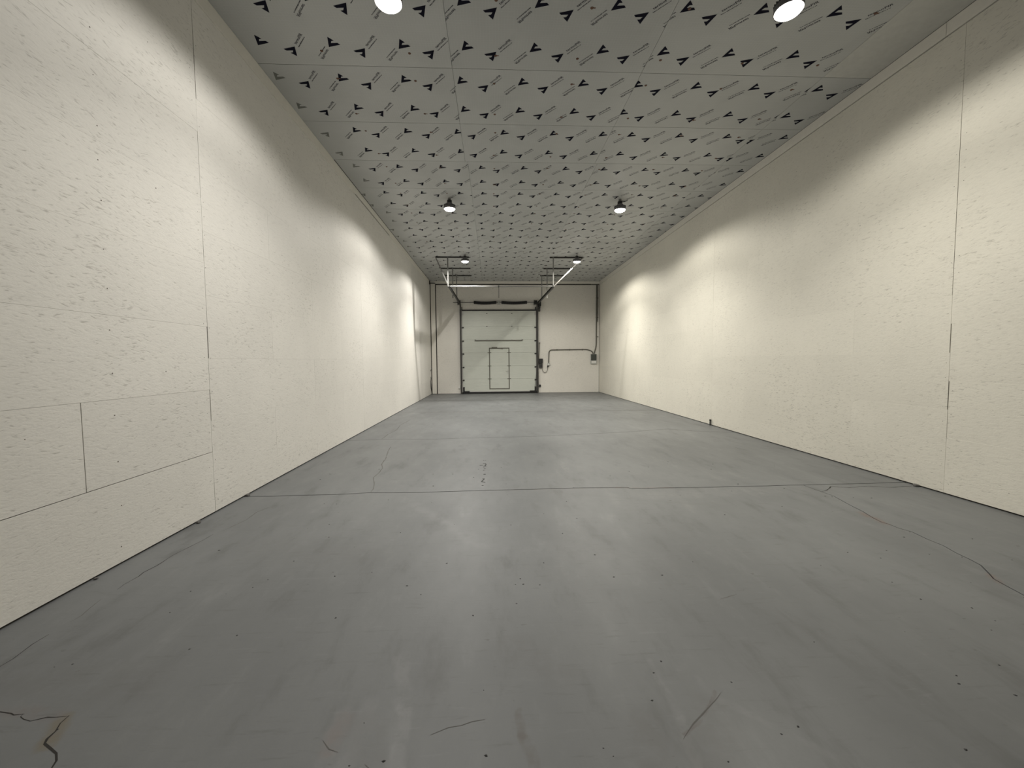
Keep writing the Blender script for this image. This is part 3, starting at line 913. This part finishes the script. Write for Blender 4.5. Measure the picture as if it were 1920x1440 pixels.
# drive unit on the right end of the shaft, with its hanging rod
t = thing('chain_hoist', 'black chain drive at the right end of the door shaft', 'hoist', (2.17, YB, 3.95))
ps = [MB().box(2.125, 2.25, YB-.20, YB-.001, 4.02, 4.26).build('gear_housing', M['black'], bevel=.01)]
ps.append(MB().tube([(2.14, SY, 4.00), (2.21, SY, 4.00)], .10, 20).build('chain_wheel', M['black'], smooth=True))
ps.append(MB().box(2.13, 2.21, YB-.15, YB-.001, 3.78, 3.93).tube([(2.15, YB-.16, 3.86), (2.15, YB-.13, 3.86)], .03, 12).build('motor_bracket', M['dkst']))
rebase(t, ps)
t = thing('pull_rod', 'thin leaning rod with a knob beside the right door track', 'rod', (2.17, YB, 1.62))
ps = [MB().tube([(2.145, YB-.05, 1.60), (2.185, YB-.05, 2.30)], .010, 8).build('rod', M['dkst']),
      MB().tube([(2.187, YB-.07, 2.33), (2.187, YB-.001, 2.33)], .025, 10).build('knob', M['black'], smooth=True)]
rebase(t, ps)

# control box, cable, socket, conduits, meter
t = thing('door_control_box', 'black door control box on the end wall right of the door', 'control box', (2.235, YB, 1.16))
ps = [MB().box(2.150, 2.325, YB-.11, YB-.001, 1.38, 1.60).build('upper_case', M['black'], bevel=.008),
      MB().box(2.165, 2.320, YB-.09, YB-.001, 1.17, 1.375).build('lower_case', M['dkst'], bevel=.008),
      MB().box(2.195, 2.285, YB-.097, YB-.088, 1.22, 1.33).build('keypad', M['black'])]
rebase(t, ps)
o = MB().tube([(2.30, YB-.04, 1.17), (2.315, YB-.045, 1.07), (2.36, YB-.045, .985), (2.43, YB-.045, .95), (2.50, YB-.045, .975), (2.545, YB-.045, 1.06), (2.555, YB-.04, 1.16), (2.565, YB-.04, 1.22)], .011, 8)
o = o.build('power_cable', M['olive'], smooth=True)
tag(o, 'thin cable looping from the black control box to the wall socket', 'cable')
t = thing('wall_socket', 'small wall socket with plug under the bent conduit', 'socket', (2.60, YB, 1.25))
ps = [MB().box(2.555, 2.665, YB-.055, YB-.001, 1.27, 1.40).build('socket_body', M['lgrey'], bevel=.006),
      MB().tube([(2.61, YB-.056, 1.335), (2.61, YB-.049, 1.335)], .03, 14).build('socket_face', M['lwhite'], smooth=True),
      MB().box(2.54, 2.60, YB-.09, YB-.02, 1.20, 1.285).build('plug', M['black'], bevel=.006),
      MB().bar((2.62, YB-.03, 1.27), (2.70, YB-.03, 1.31), .02, .02).build('socket_lid', M['lgrey'])]
rebase(t, ps)
def bend(pts, r=.10, n=6):
    """round the corners of a polyline"""
    P = [Vector(p) for p in pts]; out = [P[0]]
    for a, b, c in zip(P, P[1:], P[2:]):
        d1 = (a-b).normalized(); d2 = (c-b).normalized()
        p1 = b+d1*min(r, (a-b).length*.45); p2 = b+d2*min(r, (c-b).length*.45)
        for k in range(n+1):
            u = k/n
            out.append(p1*(1-u)**2+b*2*u*(1-u)+p2*u*u)
    out.append(P[-1]); return out
o = MB().tube(bend([(2.605, YB-.028, 1.40), (2.630, YB-.028, 2.00), (4.40, YB-.028, 2.02), (4.66, YB-.028, 1.93), (4.70, YB-.028, 1.80)], .14), .024, 10)
for x in (3.0, 3.6, 4.2): o.box(x-.012, x+.012, YB-.056, YB-.001, 1.975, 2.045)
tag(o.build('cable_conduit', M['olive'], smooth=True), 'bent grey conduit running level from the meter box to the socket', 'conduit')
o = MB().tube(bend([(4.865, YB-.03, 4.985), (4.850, YB-.03, 2.15), (4.77, YB-.03, 1.90), (4.745, YB-.03, 1.80)], .2), .026, 10)
o.tube([(4.925, YB-.022, 4.985), (4.915, YB-.022, 3.3)], .016, 8)
for z in (2.6, 3.5, 4.4): o.box(4.825, 4.945, YB-.060, YB-.001, z-.012, z+.012)
tag(o.build('cable_conduit', M['olive'], smooth=True), 'upright grey conduit in the right far corner above the meter box', 'conduit')
t = thing('meter_box', 'small box with a dark square face low in the right far corner', 'meter box', (4.72, YB, 1.34))
ps = [MB().box(4.578, 4.870, YB-.085, YB-.001, 1.335, 1.800).build('case', M['lgrey'], bevel=.01),
      MB().box(4.590, 4.848, YB-.100, YB-.086, 1.500, 1.790).build('face_plate', M['meter'], bevel=.005),
      MB().box(4.62, 4.83, YB-.093, YB-.084, 1.375, 1.465).build('terminal_cover', M['lwhite'], bevel=.004)]
rebase(t, ps)

# small fittings at the foot of the door
t = thing('wall_bracket', 'small white bracket on the wall left of the door foot', 'bracket', (-1.56, YB, .24))
ps = [MB().box(-1.60, -1.515, YB-.06, YB-.001, .25, .33).build('plate', M['lwhite'], bevel=.004),
      MB().box(-1.535, -1.505, YB-.07, YB-.001, .33, .42).build('tab', M['lwhite'], bevel=.004)]
rebase(t, ps)
t = thing('slide_bolt', 'small black slide bolt on the wall right of the door foot', 'bolt', (2.19, YB, .27))
ps = [MB().box(2.150, 2.235, YB-.07, YB-.001, .29, .39).build('bolt_case', M['black'], bevel=.006),
      MB().tube([(2.06, YB-.05, .30), (2.17, YB-.05, .30)], .014, 8).build('bolt_bar', M['dkst'], smooth=True)]
rebase(t, ps)
t = thing('loose_cable', 'short dark cable hanging low beside the left far corner pillar', 'cable', (XL+.02, YB-.2, .0))
xw = XL+.016
ps = [MB().tube([(xw, 18.72, 1.08), (xw+.02, 18.80, 1.14), (xw+.01, 18.93, 1.13), (xw, 19.03, 1.135)], .010, 6).build('upper_stub', M['dkst'], smooth=True),
      MB().tube([(xw, 18.80, .82), (xw+.01, 18.76, .72), (xw, 18.70, .60), (xw+.005, 18.72, .50), (xw, 18.80, .30), (xw+.01, 18.92, .10), (xw+.012, 18.98, .012)], [.008,.012,.009,.014,.018,.016,.012], 8).build('cable', M['dkst'], smooth=True)]
rebase(t, ps)
# pipe stub by the right wall
t = thing('pipe_stub', 'short dark pipe standing on the floor against the right wall', 'pipe', (XR-.03, 9.12, 0))
ps = [MB().tube([(XR-.03, 9.12, 0), (XR-.03, 9.12, .125)], .016, 10).build('pipe', M['dkst'], smooth=True),
      MB().tube([(XR-.03, 9.12, .105), (XR-.03, 9.12, .135)], .021, 10).build('cap', M['black'], smooth=True)]
rebase(t, ps)

# crumbs of plaster along the foot of the walls, dust specks on the floor
def crumb(x, y, s, seed, label):
    r = random.Random(seed)
    bm = bmesh.new(); bmesh.ops.create_icosphere(bm, subdivisions=2, radius=s)
    for v in bm.verts:
        k = r.uniform(.75, 1.2); v.co = Vector((v.co.x*k*1.3, v.co.y*k*1.5, max(v.co.z*k, -s*.55)+s*.55))
    me = bpy.data.meshes.new('plaster_crumb'); bm.to_mesh(me); bm.free(); me.materials.append(M['crumb'])
    tag(mesh_obj('plaster_crumb', me, None, (x, y, 0)), label, 'crumb')
crumb(XL+.022, 3.957, .015, 1, 'grey plaster crumb at the left wall, just nearer than the open board joint')
crumb(XL+.024, 4.742, .018, 2, 'grey plaster crumb at the left wall where the near floor joint ends')
crumb(XR-.026, 4.53, .020, 3, 'grey plaster crumb at the right wall near the end of the near floor joint')
crumb(XL+.016, 2.953, .009, 4, 'small grey plaster crumb at the foot of the left wall, nearest the viewer')
db = MB()
rd = random.Random(77)
for k in range(150):
    x = rd.uniform(-2.4, 4.2); y = 1.4+4.5*rd.random()**1.6; s = rd.uniform(.002, .0055)*(1+.15*y)
    n = 5; a0 = rd.uniform(0, 6)
    vs = [(x+s*(1.6 if q % 2 else .8)*math.cos(a0+2*math.pi*q/n), y+s*math.sin(a0+2*math.pi*q/n), .0) for q in range(n)]
    db.add(vs+[(x, y, s*.6)], [(q, (q+1) % n, n) for q in range(n)])
o = db.build('floor_dust', M['marker']); tag(o, 'dark specks of dust and grit scattered over the near floor', 'dust', kind='stuff')
